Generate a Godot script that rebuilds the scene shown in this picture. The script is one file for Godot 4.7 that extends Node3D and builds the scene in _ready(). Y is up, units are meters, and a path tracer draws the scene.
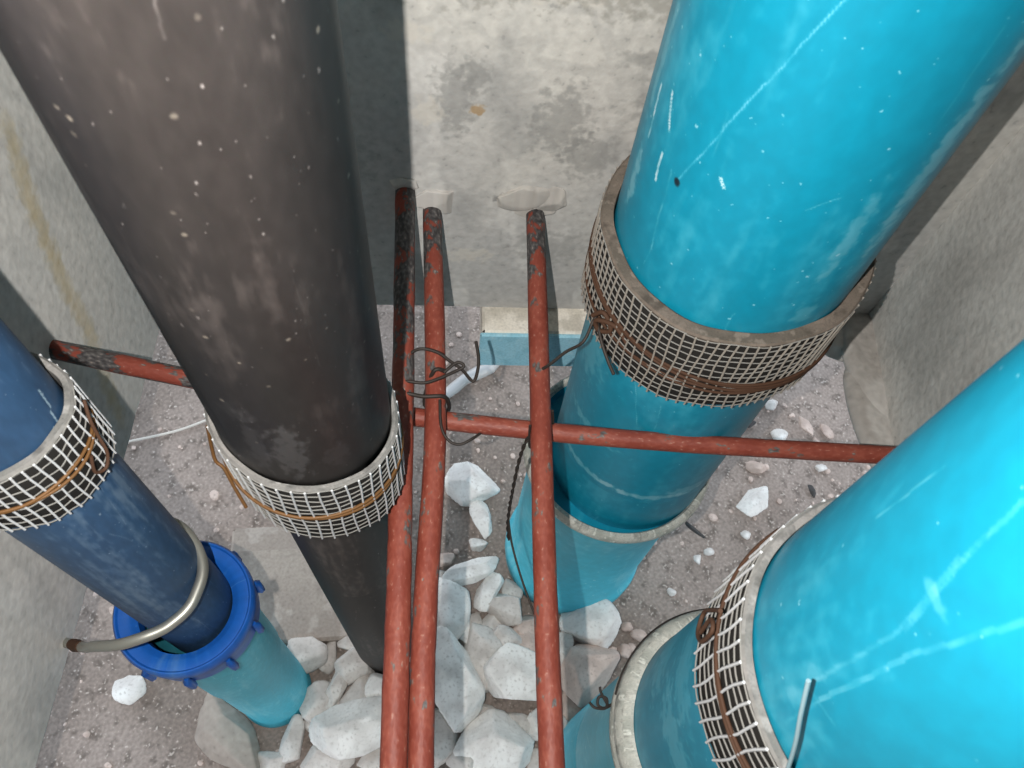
extends Node3D
# A concrete duct shaft seen from above: vertical pipes with mesh-wrapped collars, red rods, rubble on the ground below.
# Heights are written from the lower edge of the shaft walls; G lifts them so that the ground lies at y = 0.
const G := 0.6
var org := Vector3.ZERO
var slope := Vector2.ZERO     # how a sleeve sits askew: rise per metre towards +x and +z
var used := {}
var mats := {}
var rng := RandomNumberGenerator.new()

const ROCKS := [
[0.043,-0.644,0.1068,0.0905,20,0,0.000,"pale triangular limestone piece lying alone above the rubble heap"],
[0.070,-0.562,0.0835,0.0376,70,0,0.000,"long narrow white stone below the triangular limestone piece"],
[0.060,-0.514,0.0411,0.0305,0,0,0.000,"tiny white chip between the narrow stone and the curved stone"],
[0.039,-0.446,0.1094,0.0506,-25,0,0.020,"curved white boomerang-shaped stone at the upper edge of the rubble heap"],
[-0.009,-0.481,0.0446,0.0344,0,2,0.000,"small brownish stone touching the paired red rods above the heap"],
[-0.021,-0.448,0.0361,0.0298,0,1,0.000,""],
[-0.002,-0.379,0.0739,0.1154,0,0,0.020,"tall white stone against the paired red rods at the heap's upper end"],
[0.031,-0.360,0.1123,0.0267,88,0,0.020,"thin upright sliver of white limestone in the rubble heap"],
[0.077,-0.409,0.0832,0.0462,-62,0,0.010,"leaf-shaped white stone leaning beside the lower blue socket"],
[0.116,-0.379,0.0752,0.0713,20,1,0.000,"grey rounded stone touching the central blue socket's left foot"],
[0.053,-0.355,0.0354,0.0417,0,1,-0.010,"small dark grey stone right of the thin limestone sliver"],
[0.082,-0.341,0.0427,0.0699,15,0,0.010,"upright white stone right of the thin limestone sliver"],
[0.112,-0.320,0.0540,0.0532,0,1,0.010,"small blocky grey stone above the largest white boulder"],
[0.153,-0.340,0.0587,0.0539,0,2,0.000,"squarish pinkish-grey stone just under the lower blue socket"],
[0.009,-0.238,0.0960,0.1644,-8,0,0.030,"large tall grey-white boulder right beside the paired red rods"],
[0.066,-0.276,0.0873,0.1247,0,1,0.010,"broad grey stone wedged between two large white boulders"],
[0.127,-0.245,0.1333,0.1217,-12,0,0.040,"largest bright white angular boulder behind the single red rod"],
[0.152,-0.308,0.0852,0.0534,-10,2,0.000,"flat pinkish stone half under the largest white boulder"],
[0.278,-0.345,0.0981,0.0915,25,0,0.010,"white angular boulder directly beneath the central blue socket"],
[0.262,-0.255,0.1022,0.1204,35,2,0.020,"pinkish stained boulder between the single red rod and dark dirt"],
[0.097,-0.131,0.1512,0.0954,10,0,0.020,"wide flat pale boulder below the largest white boulder"],
[-0.004,-0.139,0.0650,0.0842,0,1,0.010,"grey stone at the bottom edge touching the paired red rods"],
[0.073,-0.182,0.0815,0.0432,20,1,0.000,"flat grey stone between the wide boulder and tall boulder"],
[0.135,-0.169,0.0625,0.0351,10,1,0.010,"small flat grey stone lying on the wide pale boulder's top"],
[0.036,-0.108,0.0605,0.0604,-20,1,0.020,""],
[0.168,-0.162,0.0478,0.0545,0,0,0.010,"white stone tucked behind the single red rod near the bottom"],
[0.043,-0.323,0.0465,0.0451,0,1,0.000,""],
[0.231,-0.197,0.0413,0.0676,-20,2,0.000,"pinkish stone between the single red rod and the lower right pipe"],
[0.200,-0.147,0.0553,0.0781,0,1,0.000,""],
[-0.270,-0.291,0.0750,0.0715,-30,1,0.010,"flat grey stone touching the edge of the concrete paver"],
[-0.226,-0.289,0.0299,0.0673,20,1,0.020,"narrow grey stone beside the flat stone at the paver edge"],
[-0.174,-0.272,0.0861,0.0754,15,1,0.010,"rounded grey stone beside the foot of the black pipe"],
[-0.201,-0.236,0.0808,0.0350,-70,1,0.020,"narrow upright grey stone between the cyan and black pipe feet"],
[-0.159,-0.209,0.0660,0.0817,0,1,0.010,"grey stone directly above the brilliant white boulder"],
[-0.234,-0.210,0.0699,0.0857,10,1,0.000,"flat grey stone next to the cyan pipe's open foot"],
[-0.126,-0.227,0.0588,0.0662,-20,0,0.020,"white angular stone at the very tip of the black pipe"],
[-0.165,-0.153,0.1615,0.0856,-17,3,0.050,"brilliant white elongated boulder lit brightest in the rubble"],
[-0.276,-0.146,0.0467,0.0723,10,1,0.000,"grey stone left of the brilliant white boulder"],
[-0.213,-0.116,0.0820,0.0567,0,1,0.000,"grey stone under the brilliant white boulder at the bottom edge"],
[-0.123,-0.108,0.0600,0.0449,-20,1,0.020,""],
[-0.245,-0.177,0.0400,0.0385,0,1,0.000,""],
[-0.187,-0.314,0.0458,0.0324,0,1,0.000,""],
[-0.072,-0.320,0.0769,0.0897,0,1,0.000,""],
[-0.077,-0.212,0.0816,0.0787,0,1,0.000,""],
[-0.068,-0.127,0.0722,0.0688,0,1,0.000,""],
[0.217,-0.298,0.0581,0.0616,0,1,0.000,""],
[-0.033,-0.301,0.0574,0.0609,0,1,0.000,""],
[-0.310,-0.110,0.0531,0.0413,0,1,0.000,""],
[0.179,-0.098,0.0615,0.0575,0,1,0.000,""],
[-0.030,-0.177,0.0551,0.0507,0,1,0.000,""],
[-0.098,-0.269,0.0491,0.0521,0,1,0.000,""],
[0.124,-0.418,0.0483,0.0470,0,1,-0.010,""],
[0.186,-0.227,0.0570,0.0524,0,1,-0.010,""],
[-0.036,-0.399,0.0516,0.0632,0,1,-0.010,""],
[0.654,-0.603,0.0911,0.0506,-42,0,0.000,"flat white stone flake lying alone on the dirt near the right wall"],
[0.754,-0.767,0.0365,0.0314,0,0,0.000,"white chip just above the red cross rod near the right wall"],
[0.751,-0.850,0.0303,0.0272,0,0,0.000,"white chip close under the brown-grey collar"],
[0.836,-0.691,0.0247,0.0214,0,0,0.000,""],
[0.689,-0.692,0.0446,0.0307,10,2,0.000,"pinkish chip just below the red cross rod"],
[0.636,-0.537,0.0191,0.0203,0,0,0.000,""],
[0.382,-0.327,0.0394,0.0230,20,2,0.000,"oblong beige pebble beside the pinkish boulder on dark dirt"],
[0.356,-0.346,0.0238,0.0210,0,2,0.000,""],
[0.364,-0.304,0.0196,0.0187,0,2,0.000,""],
[0.345,-0.297,0.0273,0.0248,0,2,0.000,""],
[0.840,-0.753,0.0319,0.0217,60,2,0.000,""],
[0.816,-0.790,0.0552,0.0195,70,2,0.000,"slender beige sliver on the dirt near the right wall"],
[0.871,-0.783,0.0368,0.0195,60,2,0.000,""],
[0.549,-0.498,0.0188,0.0178,0,0,0.000,""],
[0.457,-0.413,0.0163,0.0172,0,0,0.000,""],
[0.522,-0.483,0.0167,0.0221,0,0,0.000,""],
[-0.478,-0.505,0.0160,0.0169,0,0,0.000,""],
[-0.580,-0.241,0.0547,0.0503,0,0,0.000,"pale crumbled limestone lump below the bright blue flange"]]


func P3(x: float, y: float, z: float) -> Vector3:
	return Vector3(x, y + G, z)

# ---------------------------------------------------------------- geometry
class Geo:
	var v := PackedVector3Array()
	var n := PackedVector3Array()
	var uv := PackedVector2Array()
	var ix := PackedInt32Array()
	func tri(a: int, b: int, c: int) -> void:
		var f := (v[c] - v[a]).cross(v[b] - v[a])
		if f.dot(n[a] + n[b] + n[c]) < 0.0:
			ix.append(a); ix.append(c); ix.append(b)
		else:
			ix.append(a); ix.append(b); ix.append(c)
	func vert(p: Vector3, nn: Vector3, t: Vector2) -> int:
		v.append(p); n.append(nn); uv.append(t)
		return v.size() - 1
	func quad(a: int, b: int, c: int, d: int) -> void:
		tri(a, b, c); tri(a, c, d)
	func flat_quad(a: Vector3, b: Vector3, c: Vector3, d: Vector3, nn: Vector3, ta: Vector2, tb: Vector2, tc: Vector2, td: Vector2) -> void:
		quad(vert(a, nn, ta), vert(b, nn, tb), vert(c, nn, tc), vert(d, nn, td))
	func mesh(o: Vector3) -> ArrayMesh:
		var a := []
		a.resize(Mesh.ARRAY_MAX)
		var moved := PackedVector3Array()
		moved.resize(v.size())
		for i in v.size():
			moved[i] = v[i] - o
		a[Mesh.ARRAY_VERTEX] = moved
		a[Mesh.ARRAY_NORMAL] = n
		a[Mesh.ARRAY_TEX_UV] = uv
		a[Mesh.ARRAY_INDEX] = ix
		var m := ArrayMesh.new()
		m.add_surface_from_arrays(Mesh.PRIMITIVE_TRIANGLES, a)
		return m

func lathe(g: Geo, c: Vector3, up: Vector3, face: Vector3, prof: Array, segs := 72, ku := 1.0, kv := 1.0, wob := 0.0, ph := 0.0, arc0 := -PI, arc1 := PI) -> void:
	up = up.normalized()
	var f := (face - up * face.dot(up)).normalized()
	var s := f.cross(up) * -1.0   # turns from +x towards +z
	if up.y > 0 and Vector3(-f.z, 0, f.x).dot(s) < 0: s = -s
	var sn: Array[Vector2] = []
	for i in prof.size() - 1:
		var d: Vector2 = prof[i + 1] - prof[i]
		sn.append(Vector2(d.y, -d.x).normalized())
	for i in sn.size():
		var p0: Vector2 = prof[i]
		var p1: Vector2 = prof[i + 1]
		var n0 := sn[i]
		var n1 := sn[i]
		if i > 0 and sn[i - 1].dot(sn[i]) > 0.72: n0 = (sn[i - 1] + sn[i]).normalized()
		if i < sn.size() - 1 and sn[i + 1].dot(sn[i]) > 0.72: n1 = (sn[i + 1] + sn[i]).normalized()
		var first := g.v.size()
		for k in segs + 1:
			var t := float(k) / segs
			var a := lerpf(arc0, arc1, t)
			var rad := f * cos(a) + s * sin(a)
			var w := wob * (sin(2.0 * a + ph) + 0.6 * sin(5.0 * a + ph * 1.7) + 0.35 * sin(11.0 * a + ph * 2.3))
			var lift := Vector3.UP * (rad.x * slope.x + rad.z * slope.y) * (p0.x + w)
			g.vert(c + lift + rad * (p0.x + w) + up * p0.y, rad * n0.x + up * n0.y, Vector2((a / TAU + 0.5) * ku, -(c.y - G + p0.y) / kv))
			g.vert(c + lift + rad * (p1.x + w) + up * p1.y, rad * n1.x + up * n1.y, Vector2((a / TAU + 0.5) * ku, -(c.y - G + p1.y + 0.3 * (p1.x - p0.x)) / kv))
		for k in segs:
			var b := first + k * 2
			g.quad(b, b + 2, b + 3, b + 1)

func tube(g: Geo, pts: Array, rad, segs := 8, tile := 0.25, caps := true) -> void:
	var m := pts.size()
	var t: Vector3 = (pts[1] - pts[0]).normalized()
	var x := t.cross(Vector3.UP if absf(t.y) < 0.9 else Vector3.RIGHT).normalized()
	var run := 0.0
	var first := g.v.size()
	for i in m:
		var tt: Vector3
		if i == 0: tt = pts[1] - pts[0]
		elif i == m - 1: tt = pts[i] - pts[i - 1]
		else: tt = (pts[i + 1] - pts[i]).normalized() + (pts[i] - pts[i - 1]).normalized()
		tt = tt.normalized()
		x = (x - tt * x.dot(tt)).normalized()
		var y := tt.cross(x)
		if i > 0: run += pts[i].distance_to(pts[i - 1])
		var r: float = rad[i] if rad is Array else rad
		for k in segs + 1:
			var a := TAU * k / segs
			var d := x * cos(a) + y * sin(a)
			g.vert(pts[i] + d * r, d, Vector2(float(k) / segs, run / tile))
	for i in m - 1:
		for k in segs:
			var b := first + i * (segs + 1) + k
			g.quad(b, b + 1, b + segs + 2, b + segs + 1)
	if caps:
		for e in [0, m - 1]:
			var nn: Vector3 = (pts[0] - pts[1]).normalized() if e == 0 else (pts[m - 1] - pts[m - 2]).normalized()
			var mid := g.vert(pts[e], nn, Vector2(0.5, run / tile))
			var ring := g.v.size()
			for k in segs + 1: g.vert(g.v[first + e * (segs + 1) + k], nn, Vector2(float(k) / segs, run / tile))
			for k in segs: g.tri(mid, ring + k, ring + k + 1)

func curve(pts: Array, per := 6) -> Array:
	var o := []
	for i in pts.size() - 1:
		var a: Vector3 = pts[maxi(i - 1, 0)]
		var b: Vector3 = pts[i]
		var c: Vector3 = pts[i + 1]
		var d: Vector3 = pts[mini(i + 2, pts.size() - 1)]
		for k in per:
			o.append(b.cubic_interpolate(c, a, d, float(k) / per))
	o.append(pts[-1])
	return o

func twisted(g: Geo, pts: Array, gap: float, r: float, pitch: float) -> void:
	var path := curve(pts, 10)
	for side in 2:
		var o := []
		var run := 0.0
		for i in path.size():
			var t: Vector3 = (path[mini(i + 1, path.size() - 1)] - path[maxi(i - 1, 0)]).normalized()
			if i > 0: run += path[i].distance_to(path[i - 1])
			var x := t.cross(Vector3.RIGHT).normalized()
			var y := t.cross(x)
			var a := run / pitch * TAU + PI * side
			o.append(path[i] + (x * cos(a) + y * sin(a)) * gap)
		tube(g, o, r, 6)

# a box between two corners, edges chamfered by b, wall coordinates as UV in metres / tile
func block(g: Geo, lo: Vector3, hi: Vector3, b := 0.004, tile := 1.0) -> void:
	var c := (lo + hi) * 0.5
	var h := (hi - lo) * 0.5
	for ax in 3:
		var u := (ax + 1) % 3
		var w := (ax + 2) % 3
		for s in [-1.0, 1.0]:
			var nn := Vector3.ZERO
			nn[ax] = s
			var q := []
			for k in [[-1, -1], [1, -1], [1, 1], [-1, 1]]:
				var p := c
				p[ax] += s * h[ax]
				p[u] += k[0] * (h[u] - b)
				p[w] += k[1] * (h[w] - b)
				q.append(p)
			g.flat_quad(q[0], q[1], q[2], q[3], nn, buv(q[0], ax, tile), buv(q[1], ax, tile), buv(q[2], ax, tile), buv(q[3], ax, tile))
			for s2 in [-1.0, 1.0]:     # chamfer between this face and the face of axis u
				var n2 := nn
				n2[u] = s2
				n2 = n2.normalized()
				var e := []
				for k in [-1.0, 1.0]:
					var p := c
					p[ax] += s * h[ax]; p[u] += s2 * (h[u] - b); p[w] += k * (h[w] - b)
					e.append(p)
					p = c
					p[ax] += s * (h[ax] - b); p[u] += s2 * h[u]; p[w] += k * (h[w] - b)
					e.append(p)
				g.flat_quad(e[0], e[2], e[3], e[1], n2, buv(e[0], ax, tile), buv(e[2], ax, tile), buv(e[3], ax, tile), buv(e[1], ax, tile))

func buv(p: Vector3, ax: int, tile: float) -> Vector2:
	if ax == 0: return Vector2(p.z, -(p.y - G)) / tile
	if ax == 1: return Vector2(p.x, p.z) / tile
	return Vector2(p.x + 0.5, -(p.y - G)) / tile

var ico := {}
func ball(level: int) -> Array:     # unit icosphere: [points, triangles]
	if ico.has(level): return ico[level]
	if level == 0:
		var t := (1.0 + sqrt(5.0)) / 2.0
		var p := []
		for q in [[-1, t, 0], [1, t, 0], [-1, -t, 0], [1, -t, 0], [0, -1, t], [0, 1, t], [0, -1, -t], [0, 1, -t], [t, 0, -1], [t, 0, 1], [-t, 0, -1], [-t, 0, 1]]:
			p.append(Vector3(q[0], q[1], q[2]).normalized())
		var f := [[0, 11, 5], [0, 5, 1], [0, 1, 7], [0, 7, 10], [0, 10, 11], [1, 5, 9], [5, 11, 4], [11, 10, 2], [10, 7, 6], [7, 1, 8], [3, 9, 4], [3, 4, 2], [3, 2, 6], [3, 6, 8], [3, 8, 9], [4, 9, 5], [2, 4, 11], [6, 2, 10], [8, 6, 7], [9, 8, 1]]
		ico[0] = [p, f]
		return ico[0]
	var prev := ball(level - 1)
	var pts: Array = prev[0].duplicate()
	var faces := []
	var mid := {}
	for f in prev[1]:
		var m := []
		for e in [[f[0], f[1]], [f[1], f[2]], [f[2], f[0]]]:
			var key := Vector2i(mini(e[0], e[1]), maxi(e[0], e[1]))
			if not mid.has(key):
				mid[key] = pts.size()
				pts.append((pts[e[0]] + pts[e[1]]).normalized())
			m.append(mid[key])
		faces.append_array([[f[0], m[0], m[2]], [m[0], f[1], m[1]], [m[2], m[1], f[2]], [m[0], m[1], m[2]]])
	ico[level] = [pts, faces]
	return ico[level]

var rough := FastNoiseLite.new()
# a broken stone: a ball cut by random planes, its faces slightly uneven
func stone(g: Geo, c: Vector3, half: Vector3, turn: float, level: int, cuts: int, flatness := 0.6) -> void:
	var pl := []
	for i in cuts:
		var d := Vector3(rng.randfn(), rng.randfn(), rng.randfn()).normalized()
		pl.append([d, rng.randf_range(flatness, flatness + 0.3)])
	pl.append([Vector3.UP, rng.randf_range(0.55, 0.9)])
	pl.append([Vector3.DOWN, 0.85])
	var b := ball(level)
	var bas := Basis(Vector3.UP, turn)
	var off := Vector3(rng.randf() * 50, rng.randf() * 50, rng.randf() * 50)
	var p := PackedVector3Array()
	for d: Vector3 in b[0]:
		var r := 1.0
		for q in pl:
			var k: float = d.dot(q[0])
			if k > 0.05: r = minf(r, q[1] / k)
		r *= 1.0 + 0.035 * rough.get_noise_3dv((d + off) * 60.0) + 0.02 * rough.get_noise_3dv((d + off) * 200.0)
		p.append(c + bas * (d * r * half * 1.05))
	var nn := PackedVector3Array()
	nn.resize(p.size())
	for f in b[1]:
		var fn := (p[f[1]] - p[f[0]]).cross(p[f[2]] - p[f[0]])
		if fn.dot(p[f[0]] - c) < 0: fn = -fn
		for k in f: nn[k] += fn
	if level < 2:
		for f in b[1]:
			var fn := (p[f[1]] - p[f[0]]).cross(p[f[2]] - p[f[0]]).normalized()
			if fn.dot(p[f[0]] - c) < 0: fn = -fn
			g.tri(g.vert(p[f[0]], fn, Vector2.ZERO), g.vert(p[f[1]], fn, Vector2.ZERO), g.vert(p[f[2]], fn, Vector2.ZERO))
		return
	var first := g.v.size()
	for i in p.size(): g.vert(p[i], nn[i].normalized(), Vector2(p[i].x, p[i].z))
	for f in b[1]: g.tri(first + f[0], first + f[1], first + f[2])

# ---------------------------------------------------------------- objects
func numbered(called: String) -> String:
	var k: int = used.get(called, 0)
	used[called] = k + 1
	return called if k == 0 else "%s_%03d" % [called, k]

func thing(called: String, label: String, category: String, at: Vector3, group := "") -> Node3D:
	var o := Node3D.new()
	o.name = numbered(called)
	add_child(o)
	o.position = at
	org = at
	o.set_meta("label", label)
	o.set_meta("category", category)
	if group: o.set_meta("group", group)
	return o

func part(called: String, g: Geo, m: Material, parent: Node3D, stuff := false) -> MeshInstance3D:
	var o := MeshInstance3D.new()
	o.name = called
	o.mesh = g.mesh(org)
	o.material_override = m
	parent.add_child(o, true)
	if stuff: o.set_meta("kind", "stuff")
	return o

func single(called: String, g: Geo, m: Material, label: String, category: String, at: Vector3, group := "") -> MeshInstance3D:
	org = at
	var o := MeshInstance3D.new()
	o.name = numbered(called)
	o.mesh = g.mesh(at)
	o.material_override = m
	add_child(o)
	o.position = at
	o.set_meta("label", label)
	o.set_meta("category", category)
	if group: o.set_meta("group", group)
	return o

func setting(called: String, g: Geo, m: Material, label: String) -> MeshInstance3D:
	org = Vector3.ZERO
	var o := MeshInstance3D.new()
	o.name = called
	o.mesh = g.mesh(org)
	o.material_override = m
	add_child(o)
	o.set_meta("kind", "structure")
	o.set_meta("label", label)
	return o

# ---------------------------------------------------------------- textures
func noise(s: int, freq: float, oct := 4, kind := FastNoiseLite.TYPE_SIMPLEX_SMOOTH) -> FastNoiseLite:
	var f := FastNoiseLite.new()
	f.seed = s
	f.frequency = freq
	f.noise_type = kind
	f.fractal_octaves = oct
	return f

func tex(img: Image) -> ImageTexture:
	img.generate_mipmaps()
	return ImageTexture.create_from_image(img)

func mat(color: Color, roughness: float, metal := 0.0, spec := 0.5) -> StandardMaterial3D:
	var m := StandardMaterial3D.new()
	m.albedo_color = color
	m.roughness = roughness
	m.metallic = metal
	m.metallic_specular = spec
	return m

func textured(img: Image, roughness: float, spec := 0.5, bump: Image = null, bscale := 0.3) -> StandardMaterial3D:
	var m := mat(Color.WHITE, roughness, 0.0, spec)
	m.albedo_texture = tex(img)
	if bump:
		m.heightmap_enabled = true
		m.heightmap_texture = tex(bump)
		m.heightmap_scale = bscale
	return m

# trowelled and stained concrete; marks: [[x, y, radius, Color, strength]] in texture shares
func concrete(s: int, base: Color, pale: Color, dark: Color, size := 768, stripes := 0.0) -> Array:
	var a := noise(s, 2.2, 5)
	var b := noise(s + 1, 7.0, 4)
	var c := noise(s + 2, 60.0, 3)
	var d := noise(s + 3, 14.0, 2, FastNoiseLite.TYPE_CELLULAR)
	var img := Image.create(size, size, false, Image.FORMAT_RGB8)
	var bmp := Image.create(size, size, false, Image.FORMAT_R8)
	for j in size:
		for i in size:
			var x := float(i) / size
			var y := float(j) / size
			var fa := a.get_noise_2d(x, y * (1.0 - 0.5 * stripes))
			var fb := b.get_noise_2d(x * (1.0 + stripes), y * (1.0 - 0.6 * stripes))
			var fc := c.get_noise_2d(x, y)
			var fd := d.get_noise_2d(x + 0.03 * fb, y + 0.03 * fa)
			var fe := b.get_noise_2d(x * 0.7 + 9.0, y * (0.7 - 0.55 * stripes) + 4.0)
			var k := base.lerp(pale, clampf(0.45 + 1.5 * fa, 0, 1)).lerp(dark, clampf(1.3 * fe + 0.5 * fa - 0.22, 0, 0.55))
			k = k.lerp(dark, clampf((-fc - 0.55) * 4.0, 0, 0.35))
			k = k.lerp(pale.lightened(0.3), clampf((fb * 0.7 - fa * 0.5 - 0.24) * 3.0, 0, 0.5))
			k = k.lerp(dark, clampf((0.05 - absf(fa + 0.35 * fd - 0.1)) * 8.0, 0, 0.16))
			k = k * (1.0 + 0.07 * fc)
			img.set_pixel(i, j, k)
			bmp.set_pixel(i, j, Color(clampf(0.5 + 0.3 * fa + 0.3 * fb + 0.12 * fc, 0, 1), 0, 0))
	return [img, bmp]

func blot(img: Image, x: float, y: float, rx: float, ry: float, col: Color, amount: float, s: int) -> void:
	var w := img.get_width()
	var h := img.get_height()
	var f := noise(s, 0.06, 4)
	for j in range(int(y - ry * 1.5), int(y + ry * 1.5)):
		for i in range(int(x - rx * 1.5), int(x + rx * 1.5)):
			var q := Vector2((i - x) / rx, (j - y) / ry).length() + 0.75 * f.get_noise_2d(i, j)
			var k := clampf((1.0 - q) * 2.2, 0, 1) * amount
			if k > 0.0:
				var ii := posmod(i, w)
				var jj := posmod(j, h)
				img.set_pixel(ii, jj, img.get_pixel(ii, jj).lerp(col, k))

func scratch(img: Image, p: Vector2, q: Vector2, width: float, col: Color, amount: float, s: int) -> void:
	var w := img.get_width()
	var h := img.get_height()
	var f := noise(s, 0.05, 3)
	var len := p.distance_to(q)
	var side := (q - p).orthogonal().normalized()
	for k in int(len) + 1:
		var at := p.lerp(q, k / maxf(len, 1.0)) + side * f.get_noise_1d(k * 0.3) * 2.0
		var on := clampf(0.6 + 0.9 * f.get_noise_1d(k * 0.8 + 500.0), 0, 1) * amount
		var half := int(ceil(width))
		for e in range(-half, half + 1):
			var c := at + side * e
			var kk := on * clampf(width * 0.5 + 0.5 - absf(e), 0, 1)
			if kk > 0.01:
				var ii := posmod(int(c.x), w)
				var jj := posmod(int(c.y), h)
				img.set_pixel(ii, jj, img.get_pixel(ii, jj).lerp(col, kk))

# plastic pipe skin: the whole way round by one metre of height, row 0 at the top
func skin(s: int, base: Color, tone: float, dust: Color, dustiness: float, specks: int, lines: int, w := 768, h := 1024, dust_scale := 3.0) -> Image:
	var a := noise(s, dust_scale, 5)
	var b := noise(s + 1, 40.0, 3)
	var st := noise(s + 2, 8.0, 4)
	var img := Image.create(w, h, false, Image.FORMAT_RGB8)
	for j in h:
		for i in w:
			var x := float(i) / w
			var y := float(j) / h
			var fa := a.get_noise_2d(x, y)
			var fb := b.get_noise_2d(x, y)
			var fs := st.get_noise_2d(x * 3.5, y * 0.5)
			var k := base * (1.0 + tone * (fa * 0.8 + 0.4 * fb))
			k = k.lerp(dust, clampf((fa + 0.6 * fs + 0.35 * fb - 0.12) * 1.6, 0, 1) * dustiness)
			k.a = 1.0
			img.set_pixel(i, j, k)
	var r := RandomNumberGenerator.new()
	r.seed = s
	for n in specks:
		var x := r.randi() % w
		var y := r.randi() % h
		var sz := 1 + int(r.randf() * r.randf() * 2.6)
		for jj in sz:
			for ii in sz:
				if r.randf() < 0.8:
					var xx := (x + ii) % w
					var yy := (y + jj) % h
					img.set_pixel(xx, yy, img.get_pixel(xx, yy).lerp(dust.lightened(0.3), r.randf_range(0.25, 0.8)))
	for n in lines:
		var p := Vector2(r.randf() * w, r.randf() * h)
		var q := p + Vector2(r.randfn() * 10.0, r.randf_range(10, 110))
		scratch(img, p, q, r.randf_range(0.8, 1.8), dust.lightened(0.35), r.randf_range(0.15, 0.5), s + n)
	return img

# where a mark lies on a skin: degrees round from the side that faces the shaft's middle, and height
func on(img: Image, deg: float, y: float) -> Vector2:
	return Vector2((deg / 360.0 + 0.5) * img.get_width(), (1.0 - y) * img.get_height())

func make_materials() -> void:
	var c := concrete(11, Color(0.715, 0.71, 0.70), Color(0.785, 0.775, 0.75), Color(0.57, 0.57, 0.565), 1024, 0.4)
	# stains of the rear wall: texture share = metres, x from -0.5, height from 0 (row 1024) up
	for q in [[0.62, 0.63, 40, 60, 0.5], [0.75, 0.6, 60, 50, 0.4], [0.5, 0.6, 26, 60, 0.5], [0.57, 0.755, 22, 10, 0.8], [0.35, 0.7, 60, 60, 0.3], [0.66, 0.68, 40, 40, 0.4], [0.52, 0.57, 20, 26, 0.5], [0.63, 0.85, 60, 40, 0.3], [0.74, 0.74, 30, 24, 0.5], [0.70, 0.54, 40, 12, 0.4]]:
		blot(c[0], q[0] * 1024, q[1] * 1024, q[2], q[3], Color(0.52, 0.52, 0.51), q[4], int(q[2]))
	for q in [[0.45, 0.52, 30, 14], [0.6, 0.47, 90, 14], [0.8, 0.5, 90, 16], [0.52, 0.87, 40, 16], [0.47, 0.62, 20, 24]]:
		blot(c[0], q[0] * 1024, q[1] * 1024, q[2], q[3], Color(0.80, 0.78, 0.74), 0.6, int(q[2]) + 3)
	for q in [[0.3, 0.46, 120, 36], [0.5, 0.45, 130, 40], [0.7, 0.455, 130, 44], [0.92, 0.45, 120, 40]]:
		blot(c[0], q[0] * 1024, q[1] * 1024, q[2], q[3], Color(0.58, 0.57, 0.54), 0.6, int(q[2]) + 9)
	blot(c[0], 0.525 * 1024, 0.615 * 1024, 9, 9, Color(0.62, 0.5, 0.35), 0.7, 5)
	mats.rear = textured(c[0], 0.92, 0.3, c[1], 0.25)
	c = concrete(31, Color(0.78, 0.78, 0.77), Color(0.83, 0.82, 0.80), Color(0.69, 0.69, 0.68), 768, 0.5)
	var ochre := Color(0.74, 0.65, 0.46)     # a rusty run-off stain down the left wall: (z, height)
	var run := [[-0.60, 0.43], [-0.572, 0.37], [-0.554, 0.313], [-0.539, 0.254], [-0.53, 0.178], [-0.5, 0.1], [-0.48, 0.03]]
	for i in run.size() - 1:
		for k in 6:
			var t := k / 6.0
			var z := lerpf(run[i][0], run[i + 1][0], t)
			var y := lerpf(run[i][1], run[i + 1][1], t)
			blot(c[0], (1.0 + z) * 768, (1.0 - y) * 768, 12, 18, ochre, 0.14, i * 6 + k)
	mats.left = textured(c[0], 0.92, 0.3, c[1], 0.25)
	c = concrete(51, Color(0.75, 0.75, 0.735), Color(0.81, 0.80, 0.78), Color(0.62, 0.615, 0.60), 768, 0.7)
	mats.right = textured(c[0], 0.92, 0.3, c[1], 0.45)
	c = concrete(71, Color(0.66, 0.635, 0.61), Color(0.72, 0.70, 0.67), Color(0.55, 0.53, 0.51), 512, 0.0)
	mats.paver = textured(c[0], 0.95, 0.3, c[1], 0.3)
	mats.mortar = textured(c[0], 0.95, 0.3, c[1], 0.6)
	mats.mortar.albedo_color = Color(1.06, 1.07, 1.08)
	mats.paver.albedo_color = Color(0.95, 0.925, 0.91)
	# ground: grey brown dirt with crumbs of lime
	var a := noise(91, 3.0, 5)
	var b := noise(92, 30.0, 4)
	var d := noise(93, 120.0, 2)
	var img := Image.create(1024, 1024, false, Image.FORMAT_RGB8)
	var bmp := Image.create(1024, 1024, false, Image.FORMAT_R8)
	for j in 1024:
		for i in 1024:
			var x := i / 1024.0
			var y := j / 1024.0
			var fa := a.get_noise_2d(x, y)
			var fb := b.get_noise_2d(x, y)
			var fd := d.get_noise_2d(x, y)
			var k := Color(0.55, 0.505, 0.475).lerp(Color(0.64, 0.59, 0.56), clampf(0.5 + 1.3 * fa, 0, 1))
			k = k.lerp(Color(0.40, 0.365, 0.34), clampf(fb * 1.5 - 0.2, 0, 0.6))
			k = k.lerp(Color(0.78, 0.74, 0.71), clampf((fb * 0.5 + fd * 0.9 - 0.5) * 4.0, 0, 0.8))
			img.set_pixel(i, j, k * (1.0 + 0.12 * fd))
			bmp.set_pixel(i, j, Color(clampf(0.5 + 0.3 * fb + 0.3 * fd, 0, 1), 0, 0))
	mats.dirt = textured(img, 0.97, 0.2, bmp, 0.2)
	# limestone
	a = noise(101, 9.0, 5)
	b = noise(102, 70.0, 3)
	img = Image.create(512, 512, false, Image.FORMAT_RGB8)
	bmp = Image.create(512, 512, false, Image.FORMAT_R8)
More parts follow.
